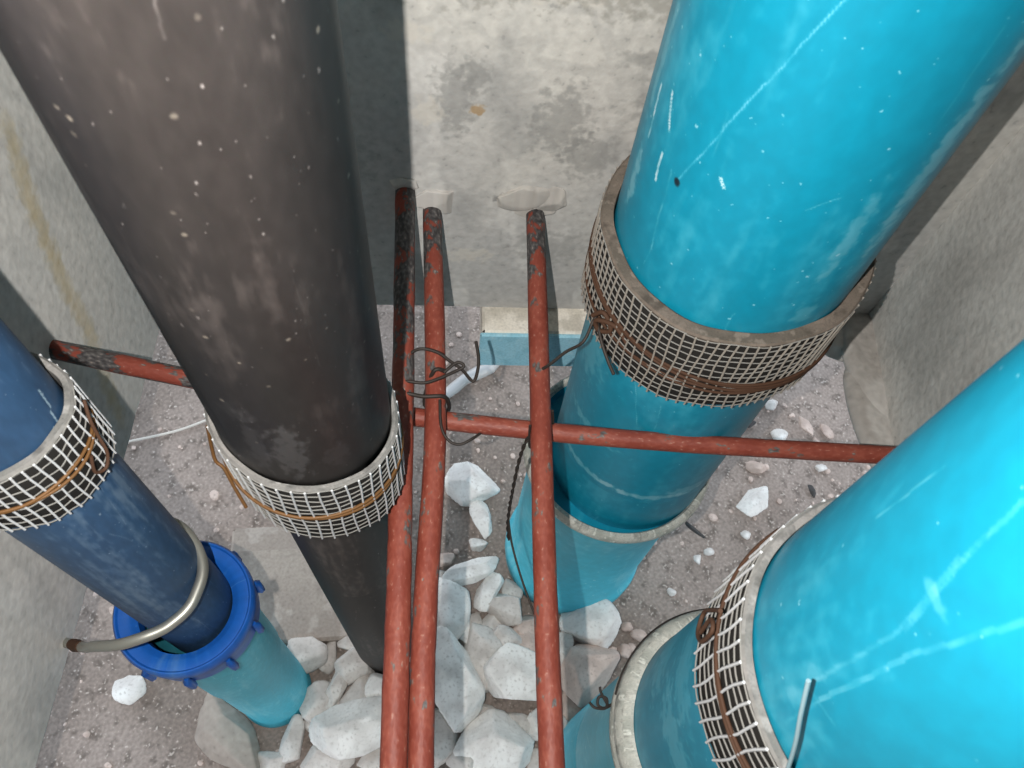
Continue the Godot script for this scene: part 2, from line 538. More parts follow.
	for j in 512:
		for i in 512:
			var fa := a.get_noise_2d(i / 512.0, j / 512.0)
			var fb := b.get_noise_2d(i / 512.0, j / 512.0)
			var k := Color(0.96, 0.955, 0.945).lerp(Color(0.83, 0.815, 0.80), clampf(0.35 + 1.5 * fa, 0, 1)).lerp(Color(0.70, 0.68, 0.66), clampf(fb * 1.6 - 0.35, 0, 0.6))
			img.set_pixel(i, j, k)
			bmp.set_pixel(i, j, Color(clampf(0.5 + 0.4 * fb + 0.2 * fa, 0, 1), 0, 0))
	var tones := [Color(1, 1, 1), Color(0.90, 0.885, 0.875), Color(0.90, 0.83, 0.80), Color(1, 1, 1)]
	for i in 4:
		var m := textured(img, 0.95, 0.25, bmp, 0.5)
		m.albedo_color = tones[i]
		m.heightmap_enabled = false
		m.uv1_triplanar = true
		m.uv1_scale = Vector3.ONE * 1.6
		m.uv1_offset = Vector3.ONE * 0.5
		mats["stone%d" % i] = m
	# pipes
	var blue := Color(0.05, 0.525, 0.635)
	var lime := Color(0.62, 0.78, 0.84)
	img = skin(201, blue, 0.10, lime, 0.22, 900, 50)
	for q in [[-0.2, 0.745, 11.9, 0.668], [11.9, 0.668, 28.7, 0.555]]:
		scratch(img, on(img, q[0], q[1]), on(img, q[2], q[3]), 1.6, Color(0.45, 0.75, 0.85), 0.75, 7)
	for q in [[46.5, 0.61, 41.0, 0.58], [56, 0.60, 54, 0.55], [13.4, 0.583, 10, 0.575], [41, 0.56, 40, 0.53]]:
		scratch(img, on(img, q[0], q[1]), on(img, q[2], q[3]), 3.0, Color(0.75, 0.85, 0.88), 0.9, 9)
	blot(img, on(img, 28.7, 0.552).x, on(img, 28.7, 0.552).y, 4, 5, Color(0.1, 0.12, 0.15), 0.9, 3)
	for q in [[56, 0.50, 8, 40, 0.5], [62, 0.62, 7, 70, 0.35], [-42, 0.55, 10, 60, 0.3], [-58, 0.62, 12, 120, 0.45], [-45, 0.45, 14, 20, 0.3], [30, 0.12, 60, 10, 0.35], [-20, 0.02, 90, 8, 0.5], [20, 0.02, 90, 8, 0.45], [-50, 0.03, 40, 18, 0.4], [50, 0.25, 40, 60, 0.3]]:
		blot(img, on(img, q[0], q[1]).x, on(img, q[0], q[1]).y, q[2], q[3], Color(0.68, 0.80, 0.85), q[4], int(q[3]))
	mats.blue_a = textured(img, 0.42, 0.45)
	img = skin(221, blue, 0.10, lime, 0.25, 500, 30)
	for q in [[20.1, 0.756, 16, 0.713, 2.6, 0.6], [16, 0.713, 9, 0.66, 4.5, 0.6], [9, 0.66, 5.5, 0.56, 2.2, 0.6], [2.3, 0.733, 3.5, 0.657, 2.6, 0.6], [3.5, 0.657, 1.0, 0.557, 3.0, 0.65], [1, 0.557, -1.4, 0.50, 2.0, 0.5], [5, 0.55, -6, 0.56, 3.0, 0.35]]:
		scratch(img, on(img, q[0], q[1]), on(img, q[2], q[3]), q[4], Color(0.45, 0.72, 0.80), q[5] * 0.8, 17)
	for q in [[12, 0.69, 10, 6, 0.3], [7, 0.56, 8, 14, 0.25], [3, 0.53, 9, 12, 0.25], [50, 0.2, 60, 40, 0.35], [30, 0.3, 60, 30, 0.3], [0, 0.25, 80, 30, 0.35]]:
		blot(img, on(img, q[0], q[1]).x, on(img, q[0], q[1]).y, q[2], q[3], Color(0.6, 0.78, 0.85), q[4], int(q[3]))
	mats.blue_b = textured(img, 0.42, 0.45)
	img = skin(241, Color(0.28, 0.71, 0.80), 0.10, Color(0.66, 0.82, 0.86), 0.38, 500, 60, 512, 512)
	mats.cyan = textured(img, 0.45, 0.45)
	img = skin(261, Color(0.175, 0.16, 0.155), 0.25, Color(0.42, 0.385, 0.37), 0.4, 1500, 14, 768, 1024, 5.0)
	for q in [[17, 0.46, 26, 50, 0.5], [36, 0.47, 16, 60, 0.3], [-10, 0.44, 22, 22, 0.25], [40, 0.52, 30, 14, 0.2]]:
		blot(img, on(img, q[0], q[1]).x, on(img, q[0], q[1]).y, q[2], q[3], Color(0.48, 0.48, 0.49), q[4], int(q[3]))
	var r := RandomNumberGenerator.new()
	r.seed = 5
	for n in 42:
		var p := on(img, r.randf_range(-85, 85), r.randf_range(0.4, 0.85))
		blot(img, p.x, p.y, 3.0, 1.8, Color(0.66, 0.62, 0.56), r.randf_range(0.2, 0.8), n)
	mats.black = textured(img, 0.5, 0.4)
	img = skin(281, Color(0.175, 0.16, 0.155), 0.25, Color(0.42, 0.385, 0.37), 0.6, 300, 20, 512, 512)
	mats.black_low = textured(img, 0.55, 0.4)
	img = skin(301, Color(0.19, 0.305, 0.43), 0.2, Color(0.46, 0.53, 0.60), 0.6, 900, 40, 512, 1024)
	for q in [[-38, 0.52], [-30, 0.51], [-44, 0.54], [-20, 0.50], [-10, 0.49]]:
		scratch(img, on(img, q[0], q[1]), on(img, q[0] + 3, q[1] - 0.02), 3.0, Color(0.7, 0.78, 0.82), 0.7, 3)
	mats.navy = textured(img, 0.5, 0.4)
	img = skin(321, Color(0.10, 0.37, 0.72), 0.12, Color(0.42, 0.55, 0.74), 0.5, 400, 20, 512, 512)
	mats.royal = textured(img, 0.4, 0.5)
	# red lead paint on 1.25 m of rod, chipped and scorched to grey iron over the first stretch; one rod also has the black pipe's shade painted in
	for which in 3:
		var worn_shaded_to: float = [0.20, 0.42, 0.40][which]  # the longest dark stretch paints in the shade on the rod beside the black pipe
		a = noise(401 + which * 9, 26.0, 5)
		b = noise(402 + which, 170.0, 3)
		var rp := Image.create(128, 1024, false, Image.FORMAT_RGB8)
		var rb := Image.create(128, 1024, false, Image.FORMAT_R8)
		for j in 1024:
			var run_at := j / 1024.0 * 1.25
			var lim := lerpf([-0.3, -0.25, -0.12][which], 0.40, smoothstep(worn_shaded_to * 0.4, worn_shaded_to, run_at))
			for i in 128:
				var fa := a.get_noise_2d(i / 128.0 * 0.075, run_at * 0.7)
				var fb := b.get_noise_2d(i / 128.0 * 0.075, run_at * 0.6)
				var k := Color(0.49, 0.225, 0.175).lerp(Color(0.57, 0.305, 0.245), clampf(0.4 + fa + 0.6 * fb, 0, 1))
				var chipped := clampf((fa + 0.3 * fb - lim) * 8.0, 0, 1)  # on the rod by the black pipe this mask is painted shade too
				k = k.lerp(Color(0.20, 0.19, 0.195).lerp(Color(0.40, 0.39, 0.385), clampf(0.3 + fb + 0.5 * fa, 0, 1)), chipped)
				k = k.lerp(Color(0.70, 0.60, 0.55), clampf((fb - 0.52) * 5.0, 0, 0.5))
				rp.set_pixel(i, j, k)
				rb.set_pixel(i, j, Color(clampf(0.6 + 0.25 * fb - 0.3 * chipped, 0, 1), 0, 0))
		mats["red%d" % which] = textured(rp, 0.55, 0.45, rb, 0.1)
	mats.rust = mat(Color(0.28, 0.19, 0.135), 0.75, 0.0, 0.4)
	mats.ochre_wire = mat(Color(0.42, 0.29, 0.15), 0.6, 0.2, 0.5)
	mats.wire = mat(Color(0.20, 0.175, 0.16), 0.6, 0.3, 0.5)
	mats.zinc = mat(Color(0.66, 0.66, 0.63), 0.42, 0.7, 0.5)
	c = concrete(501, Color(0.42, 0.42, 0.41), Color(0.52, 0.51, 0.50), Color(0.27, 0.27, 0.265), 256, 0.0)
	mats.felt = textured(c[0], 0.95, 0.2, c[1], 0.3)
	mats.felt_brown = textured(c[0], 0.95, 0.2, c[1], 0.3)
	mats.felt_brown.albedo_color = Color(0.88, 0.82, 0.77)
	for m in [mats.felt, mats.felt_brown]:
		m.heightmap_enabled = false
		m.uv1_triplanar = true
		m.uv1_scale = Vector3.ONE * 7.0
		m.uv1_offset = Vector3.ONE * 0.5
	mats.liner = mat(Color(0.17, 0.165, 0.16), 0.95, 0.0, 0.2)
	mats.net_white = mat(Color(0.78, 0.79, 0.80), 0.6)
	mats.net_dull = mat(Color(0.50, 0.495, 0.48), 0.7)
	mats.net_grey = mat(Color(0.58, 0.555, 0.52), 0.7)
	mats.gasket = textured(c[0], 0.6, 0.4, c[1], 0.2)
	mats.gasket.albedo_color = Color(1.5, 1.53, 1.5)
	mats.cream = textured(concrete(601, Color(0.91, 0.89, 0.84), Color(0.94, 0.92, 0.88), Color(0.70, 0.68, 0.63), 256)[0], 0.9, 0.3)
	mats.sky_paint = textured(concrete(611, Color(0.59, 0.81, 0.89), Color(0.66, 0.85, 0.92), Color(0.50, 0.73, 0.81), 256)[0], 0.8, 0.3)
	mats.plastic = mat(Color(0.80, 0.80, 0.80), 0.35)
	mats.string = mat(Color(0.85, 0.83, 0.80), 0.8)
	mats.splinter = mat(Color(0.27, 0.265, 0.265), 0.85)
	mats.pale_rod = mat(Color(0.50, 0.60, 0.63), 0.6)

# ---------------------------------------------------------------- builders
# a sleeve tied round a pipe: felt liner, netting outside, tie wire
func collar(called: String, label: String, at: Vector3, up: Vector3, face: Vector3, r: float, thick: float, h: float, rings: int, uprights: int, netmat: Material, rim: Material, wob: float, ph: float, strand: float) -> Node3D:
	var t := thing(called, label, "pipe collar", at, "mesh-wrapped collars on the pipes")
	var ri := r + 0.0006
	var ro := r + thick
	var g := Geo.new()
	lathe(g, at, up, face, [Vector2(ri, 0), Vector2(ro - 0.001, 0), Vector2(ro, 0.002), Vector2(ro, h - 0.004)], 96, 12.0, 0.12, wob, ph)
	part("liner", g, mats.liner, t)
	g = Geo.new()
	lathe(g, at, up, face, [Vector2(ro, h - 0.004), Vector2(ro + 0.0008, h - 0.001), Vector2(ro - 0.001, h + 0.001), Vector2(ri + 0.001, h + 0.001), Vector2(ri, h - 0.002), Vector2(ri, h - 0.02)], 96, 12.0, 0.12, wob, ph)
	part("rim", g, rim, t)
	g = Geo.new()
	var f := (face - up * face.dot(up)).normalized()
	var s := Vector3(-f.z, 0, f.x)
	s = (s - up * s.dot(up)).normalized()
	for k in rings:
		var y := h * (0.015 + 0.96 * k / (rings - 1.0))
		var p := []
		for i in 97:
			p.append(ring_point(at, up, f, s, TAU * i / 96.0, ro + strand * 0.9, y + 0.0012 * sin(i * 0.9 + k * 1.7), wob, ph))
		tube(g, p, strand * 0.75, 4, 0.1, false)
	part("netting_rings", g, mats.net_dull, t, true)
	g = Geo.new()
	for k in uprights:
		var a := TAU * k / uprights
		var p := []
		for i in 7:
			p.append(ring_point(at, up, f, s, a + 0.01 * sin(i * 1.3 + k), ro + strand * 1.6, h * (-0.015 + 1.0 * i / 6.0), wob, ph))
		tube(g, p, strand * 1.25, 4, 0.1)
	part("netting_uprights", g, netmat, t, true)
	return t

func ring_point(at: Vector3, up: Vector3, f: Vector3, s: Vector3, a: float, r: float, y: float, wob: float, ph: float) -> Vector3:
	var w := wob * (sin(2.0 * a + ph) + 0.6 * sin(5.0 * a + ph * 1.7) + 0.35 * sin(11.0 * a + ph * 2.3))
	var d := f * cos(a) + s * sin(a)
	return at + d * (r + w) + up * y + Vector3.UP * (d.x * slope.x + d.z * slope.y) * (r + w)

func band(t: Node3D, at: Vector3, up: Vector3, face: Vector3, r: float, y: float, sag: float, wire: float, m: Material, strands := 2, ph := 0.0) -> void:
	var f := (face - up * face.dot(up)).normalized()
	var s := Vector3(-f.z, 0, f.x)
	s = (s - up * s.dot(up)).normalized()
	var g := Geo.new()
	for k in strands:
		var p := []
		for i in 97:
			var a := TAU * i / 96.0
			p.append(ring_point(at, up, f, s, a, r, y + sag * sin(a + ph) + 0.0025 * sin(3.0 * a + k * 2.0) + k * wire * 1.9, 0.0, 0.0))
		tube(g, p, wire, 6, 0.1, false)
	part("tie_wire", g, m, t)

func piece(t: Node3D, called: String, pts: Array, r: float, m: Material) -> void:
	var g := Geo.new()
	tube(g, curve(pts), r, 7, 0.1)
	part(called, g, m, t)

func rod(called: String, label: String, pts: Array, r: float, m: Material, bumps := 0.0) -> void:
	var path := curve(pts, 10)
	var rad := []
	for i in path.size(): rad.append(r * (1.0 + bumps * sin(i * 1.9) * sin(i * 0.7)))
	var g := Geo.new()
	tube(g, path, rad, 16, 1.25)
	single(called, g, m, label, "rod", path[0], "red painted iron rods")

func _ready() -> void:
	rng.seed = 20
	rough.seed = 8
	rough.frequency = 0.02
	# ---- camera: 24.69 mm on a 24 mm high frame, the stop of a telephone's small lens
	var cam := Camera3D.new()
	add_child(cam)
	cam.fov = 51.85
	cam.near = 0.02
	cam.far = 50.0
	cam.transform = Transform3D(Basis(Vector3(0.996944, 0.073653, 0.026025), Vector3(-0.013472, 0.490286, -0.871457), Vector3(-0.076945, 0.868444, 0.489780)), P3(0.0, 1.0, 0.0))
	var lens := CameraAttributesPhysical.new()
	lens.frustum_focal_length = 24.69
	lens.frustum_focus_distance = 0.95
	lens.exposure_aperture = 13.0
	lens.frustum_near = 0.02
	lens.frustum_far = 50.0
	cam.attributes = lens
	cam.fov = 51.85
	cam.current = true
	# ---- sky
	var we := WorldEnvironment.new()
	add_child(we)
	var e := Environment.new()
	e.background_mode = Environment.BG_SKY
	var sm := ProceduralSkyMaterial.new()
	sm.sky_top_color = Color(0.80, 0.85, 0.90)
	sm.sky_horizon_color = Color(0.93, 0.91, 0.885)
	sm.ground_horizon_color = Color(0.60, 0.58, 0.55)
	sm.ground_bottom_color = Color(0.45, 0.42, 0.40)
	sm.sky_energy_multiplier = 1.45
	e.sky = Sky.new()
	e.sky.sky_material = sm
	e.tonemap_mode = Environment.TONE_MAPPER_LINEAR
	e.tonemap_exposure = 0.76
	e.sdfgi_enabled = true
	e.ssao_enabled = true
	e.ssil_enabled = true
	we.environment = e
	# ---- the telephone's flash, a few centimetres beside the lens: every sharp shadow falls to the right of its thing
	var flash := AreaLight3D.new()
	flash.name = "camera_flash"
	add_child(flash)
	flash.transform = Transform3D(cam.basis, cam.position + Vector3(-0.054, -0.006, 0.0))
	flash.area_size = Vector2(0.005, 0.005)
	flash.area_normalize_energy = true
	flash.area_range = 8.0
	flash.area_attenuation = 2.0
	flash.light_color = Color(1.0, 0.98, 0.955)
	flash.light_energy = 1.28
	flash.shadow_enabled = true

	make_materials()
	# ---- setting
	var g := Geo.new()
	var xs := [-7.0, -4.0, -2.5, -1.8]
	var zs := [-7.0, -4.0, -2.5]
	for i in 86: xs.append(-1.2 + i * 0.03)
	for i in 76: zs.append(-1.55 + i * 0.03)
	xs.append_array([2.0, 3.0, 4.5, 7.0])
	zs.append_array([1.2, 2.0, 4.0, 7.0])
	var lump := noise(77, 2.3, 4)
	var hs := []
	for z in zs:
		for x in xs:
			hs.append(0.018 * lump.get_noise_2d(x, z) - 0.004)
	for j in zs.size():
		for i in xs.size():
			var i0 := maxi(i - 1, 0)
			var i1 := mini(i + 1, xs.size() - 1)
			var j0 := maxi(j - 1, 0)
			var j1 := mini(j + 1, zs.size() - 1)
			var w := xs.size()
			var nn := Vector3(-(hs[j * w + i1] - hs[j * w + i0]) / (xs[i1] - xs[i0]), 1.0, -(hs[j1 * w + i] - hs[j0 * w + i]) / (zs[j1] - zs[j0])).normalized()
			g.vert(Vector3(xs[i], hs[j * w + i], zs[j]), nn, Vector2(xs[i], zs[j]) / 1.1)
	for j in zs.size() - 1:
		for i in xs.size() - 1:
			var k := j * xs.size() + i
			g.quad(k, k + 1, k + xs.size() + 1, k + xs.size())
	setting("floor", g, mats.dirt, "grey brown dirt ground under the shaft")
	g = Geo.new()
	block(g, P3(-0.62, 0, -0.86), P3(0.86, 1.5, -0.696), 0.005)
	var rear := setting("wall_back", g, mats.rear, "stained grey concrete wall that the red rods enter")
	for q in [[-0.022, 0.238, 0.026, 0.022, 3], [0.088, 0.247, 0.034, 0.020, 4], [0.125, 0.243, 0.022, 0.024, 5], [0.100, 0.225, 0.026, 0.014, 6], [-0.06, 0.262, 0.016, 0.016, 7]]:
		g = Geo.new()
		rng.seed = q[4]
		stone(g, P3(q[0], q[1], -0.698), Vector3(q[2] * 1.25, q[3] * 1.25, 0.009), 0.0, 4, 12, 0.55)
		part("mortar_patch", g, mats.mortar, rear)
	g = Geo.new()
	slanted_wall(g, [Vector2(-0.4215, -0.72), Vector2(-0.4755, 0.5)], -0.14)
	setting("wall_left", g, mats.left, "grey concrete wall with an ochre run-off stain")
	g = Geo.new()
	slanted_wall(g, [Vector2(0.662, -0.72), Vector2(0.545, 0.5)], 0.14)
	var rightw := setting("wall_right", g, mats.right, "rough grey concrete wall beside the blue pipes")
	rng.seed = 33
	for q in [[0.655, 0.0, -0.60, 0.05, 0.02, 0.10], [0.63, -0.005, -0.50, 0.035, 0.018, 0.11], [0.63, -0.01, -0.66, 0.06, 0.02, 0.04]]:
		g = Geo.new()
		stone(g, P3(q[0], q[1], q[2]), Vector3(q[3], q[4], q[5]), 0.1, 3, 8, 0.75)
		part("mortar_lip", g, mats.mortar, rightw)
	g = Geo.new()
	block(g, P3(-0.62, 0, 0.48), P3(0.86, 1.5, 0.62), 0.005)  # unseen wall, added to keep daylight off the inner walls
	setting("added_wall_front", g, mats.right, "unseen concrete wall added behind the viewpoint to shut out daylight")
	g = Geo.new()
	block(g, P3(-0.62, 1.5, -0.86), P3(0.86, 1.62, 0.62), 0.005)  # unseen slab, added so daylight reaches the shaft only from below
	setting("added_ceiling", g, mats.right, "unseen concrete slab added over the shaft to shut out daylight")

	build_pipes()
	build_rods()
	build_wires()
	build_rubble()

# an upright wall 1.5 m high whose inner face runs between two points of the plan; out: its thickness along x
func slanted_wall(g: Geo, ends: Array, out: float) -> void:
	var a: Vector2 = ends[0]
	var b: Vector2 = ends[1]
	var nn := Vector3(-signf(out), 0, 0)
	var dir := (b - a).normalized()
	nn = Vector3(dir.y, 0, -dir.x)
	if nn.x * out > 0: nn = -nn
	var n2 := 40
	var f := noise(9, 8.0, 3)
	for lay in 2:
		var first := g.v.size()
		for i in n2 + 1:
			var p := a.lerp(b, float(i) / n2)
			var low := 0.006 * f.get_noise_1d(i * 0.05)
			if lay == 0:
				g.vert(P3(p.x, low, p.y), nn, Vector2(p.y, -low))
				g.vert(P3(p.x, 1.5, p.y), nn, Vector2(p.y, -1.5))
			else:
				g.vert(P3(p.x, low, p.y), Vector3.DOWN, Vector2(p.x, p.y))
				g.vert(P3(p.x + out, low, p.y), Vector3.DOWN, Vector2(p.x + out, p.y))
		for i in n2:
			var k := first + i * 2
			g.quad(k, k + 2, k + 3, k + 1)
	g.flat_quad(P3(a.x + out, 0, a.y), P3(b.x + out, 0, b.y), P3(b.x + out, 1.5, b.y), P3(a.x + out, 1.5, a.y), -nn, Vector2(a.y, 0), Vector2(b.y, 0), Vector2(b.y, -1.5), Vector2(a.y, -1.5))

func build_pipes() -> void:
	var g: Geo
	var up := Vector3.UP
	# ---- large blue pipe standing at the rear
	var c := P3(0.2746, 0, -0.4995)
	var face := Vector3(-0.2746, 0, 0.4995)
	var b := P3(0.252, -0.6, -0.503)
	var t := thing("blue_pipe", "large bright blue plastic pipe standing in a flared socket near the rear wall", "pipe", b)
	g = Geo.new()
	lathe(g, c, up, face, [Vector2(0.119, -0.16), Vector2(0.119, 1.5)], 96)
	part("upper_pipe", g, mats.blue_a, t)
	var lean := (P3(0.2575, -0.093, -0.503) - b).normalized()
	g = Geo.new()
	lathe(g, b, lean, face, [Vector2(0.126, -0.01), Vector2(0.135, 0.0), Vector2(0.137, 0.02), Vector2(0.1375, 0.05), Vector2(0.134, 0.058), Vector2(0.1285, 0.064), Vector2(0.128, 0.38), Vector2(0.131, 0.43), Vector2(0.137, 0.462), Vector2(0.138, 0.495)], 96, 1.0, 0.8)
	part("socket", g, mats.cyan, t)
	g = Geo.new()
	lathe(g, b, lean, face, [Vector2(0.1345, 0.509), Vector2(0.133, 0.500), Vector2(0.129, 0.492), Vector2(0.112, 0.488), Vector2(0.10, 0.486)], 96, 1.0, 0.8)
	part("socket_mouth", g, mats.blue_a, t)
	g = Geo.new()
	lathe(g, b, lean, face, [Vector2(0.138, 0.486), Vector2(0.144, 0.491), Vector2(0.1465, 0.500), Vector2(0.1455, 0.509), Vector2(0.1415, 0.514), Vector2(0.136, 0.513), Vector2(0.133, 0.507)], 96, 10.0, 0.1)
	part("gasket_ring", g, mats.gasket, t)
	# ---- large blue pipe at the right
	c = P3(0.3139, 0, -0.0841)
	face = Vector3(-0.3139, 0, 0.0841)
	b = P3(0.3139, -0.6, -0.0841)
	t = thing("blue_pipe", "large scratched blue plastic pipe filling the lower right corner", "pipe", b)
	g = Geo.new()
	lathe(g, c, up, face, [Vector2(0.116, 0.0), Vector2(0.116, 1.5)], 96)
	part("upper_pipe", g, mats.blue_b, t)
	g = Geo.new()
	lathe(g, b, up, face, [Vector2(0.122, -0.01), Vector2(0.122, 0.30), Vector2(0.120, 0.304), Vector2(0.120, 0.312), Vector2(0.122, 0.316), Vector2(0.1225, 0.56), Vector2(0.126, 0.60), Vector2(0.130, 0.63), Vector2(0.1305, 0.655)], 96, 1.0, 0.8)
	part("socket", g, mats.cyan, t)
	g = Geo.new()
	lathe(g, b, up, face, [Vector2(0.1305, 0.652), Vector2(0.1335, 0.655), Vector2(0.1345, 0.664), Vector2(0.134, 0.674), Vector2(0.1325, 0.676), Vector2(0.1325, 0.681), Vector2(0.1335, 0.683), Vector2(0.132, 0.692), Vector2(0.127, 0.700), Vector2(0.1195, 0.706), Vector2(0.1165, 0.706)], 96, 10.0, 0.1)
	part("gasket_ring", g, mats.gasket, t)
	g = Geo.new()
	var p := []
	for i in 65:
		var a := -PI * 0.9 + i * PI * 1.8 / 64.0
		p.append(c + Vector3(cos(a) * 0.1335, 0.0795 + 0.002 * sin(2.0 * a), sin(a) * 0.1335))
	tube(g, p, 0.0022, 6)
	part("binding_wire", g, mats.wire, t)
	# ---- black pipe
	c = P3(-0.1217, 0, -0.3121)
	face = Vector3(0.1217, 0, 0.3121)
	b = P3(-0.116, -0.6, -0.316)
	t = thing("black_pipe", "dusty black plastic pipe rising closest to the viewpoint", "pipe", b)
	g = Geo.new()
	lathe(g, c, up, face, [Vector2(0.055, 0.30), Vector2(0.0697, 0.32), Vector2(0.0697, 1.5)], 96)
	part("upper_pipe", g, mats.black, t)
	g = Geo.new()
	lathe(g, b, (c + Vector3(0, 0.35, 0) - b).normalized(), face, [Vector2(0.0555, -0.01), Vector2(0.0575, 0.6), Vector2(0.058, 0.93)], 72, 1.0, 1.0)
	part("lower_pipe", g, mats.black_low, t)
	# ---- dark blue pipe at the left, its flange adapter and cyan foot
	c = P3(-0.3091, 0, -0.2459)
	face = Vector3(0.3091, 0, 0.2459)
	b = P3(-0.3175, -0.6, -0.235)
	t = thing("navy_pipe", "dark blue pipe entering a bright blue flange at the left wall", "pipe", b)
	g = Geo.new()
	lathe(g, c, up, face, [Vector2(0.048, -0.05), Vector2(0.048, 1.5)], 72)
	part("upper_pipe", g, mats.navy, t)
	var fc := P3(-0.313, 0.0, -0.2405)
	g = Geo.new()
	lathe(g, fc, up, face, [Vector2(0.0615, -0.028), Vector2(0.070, -0.032), Vector2(0.077, -0.028), Vector2(0.0785, 0.002), Vector2(0.0805, 0.008), Vector2(0.0805, 0.026), Vector2(0.078, 0.030), Vector2(0.0765, 0.030), Vector2(0.0745, 0.027), Vector2(0.064, 0.027), Vector2(0.060, 0.024), Vector2(0.0545, 0.020), Vector2(0.0535, 0.0)], 96, 1.0, 0.6)
	var fl := part("flange_adapter", g, mats.royal, t)
	for k in 10:
		var a := TAU * k / 10.0 + 0.2
		g = Geo.new()
		var d := Vector3(cos(a), 0, sin(a))
		var s := Vector3(-d.z, 0, d.x)
		tube(g, [fc + d * 0.0795 + Vector3(0, -0.034, 0), fc + d * 0.0815 + Vector3(0, -0.03, 0), fc + d * 0.0815 + Vector3(0, -0.004, 0), fc + d * 0.079 + Vector3(0, 0.001, 0)], [0.003, 0.0055, 0.0055, 0.003], 6)
		part("lug", g, mats.royal, fl)
	g = Geo.new()
	lathe(g, b, (fc - b).normalized(), face, [Vector2(0.058, -0.02), Vector2(0.0625, -0.01), Vector2(0.064, 0.0), Vector2(0.064, 0.018), Vector2(0.061, 0.024), Vector2(0.0605, 0.32), Vector2(0.0635, 0.335), Vector2(0.0635, 0.58)], 72, 1.0, 0.6)
	part("lower_pipe", g, mats.cyan, t)

	# ---- collars
	c = P3(0.2746, 0.315, -0.4995)
	face = Vector3(-0.2746, 0, 0.4995)
	up = Vector3.UP
	slope = Vector2(0.03, -0.06)
	t = collar("pipe_collar", "wide brown-grey mesh collar tied round the rear blue pipe", c, up, face, 0.119, 0.013, 0.116, 13, 88, mats.net_grey, mats.felt_brown, 0.0016, 0.7, 0.00095)
	band(t, c, up, face, 0.1348, 0.040, 0.018, 0.0018, mats.rust, 3, 0.6)
	band(t, c, up, face, 0.1345, 0.030, 0.006, 0.0015, mats.rust, 2, 2.2)
	piece(t, "wire_end", [P3(0.150, 0.352, -0.455), P3(0.142, 0.345, -0.443), P3(0.133, 0.33, -0.428), P3(0.115, 0.33, -0.416), P3(0.098, 0.33, -0.401), P3(0.090, 0.333, -0.394)], 0.0017, mats.wire)
	piece(t, "wire_end", [P3(0.146, 0.345, -0.447), P3(0.150, 0.338, -0.425), P3(0.157, 0.33, -0.405), P3(0.162, 0.327, -0.392)], 0.0019, mats.wire)
	piece(t, "wire_knot", [P3(0.141, 0.350, -0.447), P3(0.150, 0.362, -0.442), P3(0.158, 0.350, -0.430), P3(0.148, 0.340, -0.436), P3(0.144, 0.352, -0.440), P3(0.160, 0.360, -0.428), P3(0.172, 0.352, -0.414)], 0.0026, mats.rust)
	c = P3(0.3139, 0.372, -0.0841)
	face = Vector3(-0.3139, 0, 0.0841)
	up = Vector3.UP
	slope = Vector2.ZERO
	t = collar("pipe_collar", "grey mesh collar tied round the blue pipe at lower right", c, up, face, 0.116, 0.0075, 0.110, 10, 60, mats.net_white, mats.felt, 0.0008, 1.9, 0.0010)
	band(t, c, up, face, 0.126, 0.054, 0.004, 0.0017, mats.rust, 2, 0.4)
	piece(t, "wire_knot", [P3(0.1915, 0.449, -0.1295), P3(0.195, 0.42, -0.137), P3(0.1965, 0.396, -0.1405), P3(0.1905, 0.394, -0.127), P3(0.1865, 0.412, -0.116), P3(0.187, 0.438, -0.118), P3(0.190, 0.43, -0.128), P3(0.189, 0.405, -0.124)], 0.0018, mats.rust)
	c = P3(-0.1217, 0.290, -0.3121)
	face = Vector3(0.1217, 0, 0.3121)
	up = Vector3.UP
	slope = Vector2(-0.26, 0.02)
	t = collar("pipe_collar", "white mesh collar with ochre wire round the black pipe", c, up, face, 0.0697, 0.0055, 0.112, 12, 44, mats.net_white, mats.felt, 0.0006, 2.9, 0.00085)
	band(t, c, up, face, 0.0772, 0.055, -0.006, 0.0016, mats.ochre_wire, 2, 0.2)
	piece(t, "wire_end", [c + Vector3(-0.076, 0.115, 0.020), c + Vector3(-0.079, 0.085, 0.026), c + Vector3(-0.078, 0.072, 0.032), c + Vector3(-0.072, 0.066, 0.036), c + Vector3(-0.066, 0.05, 0.046), c + Vector3(-0.058, 0.03, 0.058)], 0.0016, mats.ochre_wire)
	c = P3(-0.3091, 0.436, -0.2459)
	face = Vector3(0.3091, 0, 0.2459)
	up = Vector3.UP
	slope = Vector2(-0.05, 0.1)
	t = collar("pipe_collar", "white mesh collar with rusty wire round the dark blue pipe", c, up, face, 0.048, 0.0065, 0.076, 8, 44, mats.net_white, mats.felt, 0.0010, 4.1, 0.0008)
	band(t, c, up, face, 0.0562, 0.042, -0.006, 0.0014, mats.ochre_wire, 2, 0.9)
	piece(t, "wire_end", [c + Vector3(0.056, 0.062, -0.020), c + Vector3(0.058, 0.05, -0.010), c + Vector3(0.060, 0.036, -0.004), c + Vector3(0.062, 0.022, 0.002), c + Vector3(0.060, 0.014, 0.010), c + Vector3(0.056, 0.02, 0.016), c + Vector3(0.057, 0.034, 0.010)], 0.0014, mats.rust)

	slope = Vector2.ZERO
	# ---- galvanised hook round the dark blue pipe, let into the left wall
	var hp := []
	for q in [[-0.309, -0.173], [-0.287, -0.182], [-0.2755, -0.1905], [-0.265, -0.202], [-0.259, -0.216], [-0.2555, -0.242], [-0.2655, -0.267], [-0.285, -0.289], [-0.31, -0.3]]:
		hp.append(P3(q[0], 0.165, q[1]))
	for q in [P3(-0.3335, 0.150, -0.171), P3(-0.372, 0.11, -0.178), P3(-0.408, 0.045, -0.19), P3(-0.453, 0.006, -0.205)]:
		hp.push_front(q)
	g = Geo.new()
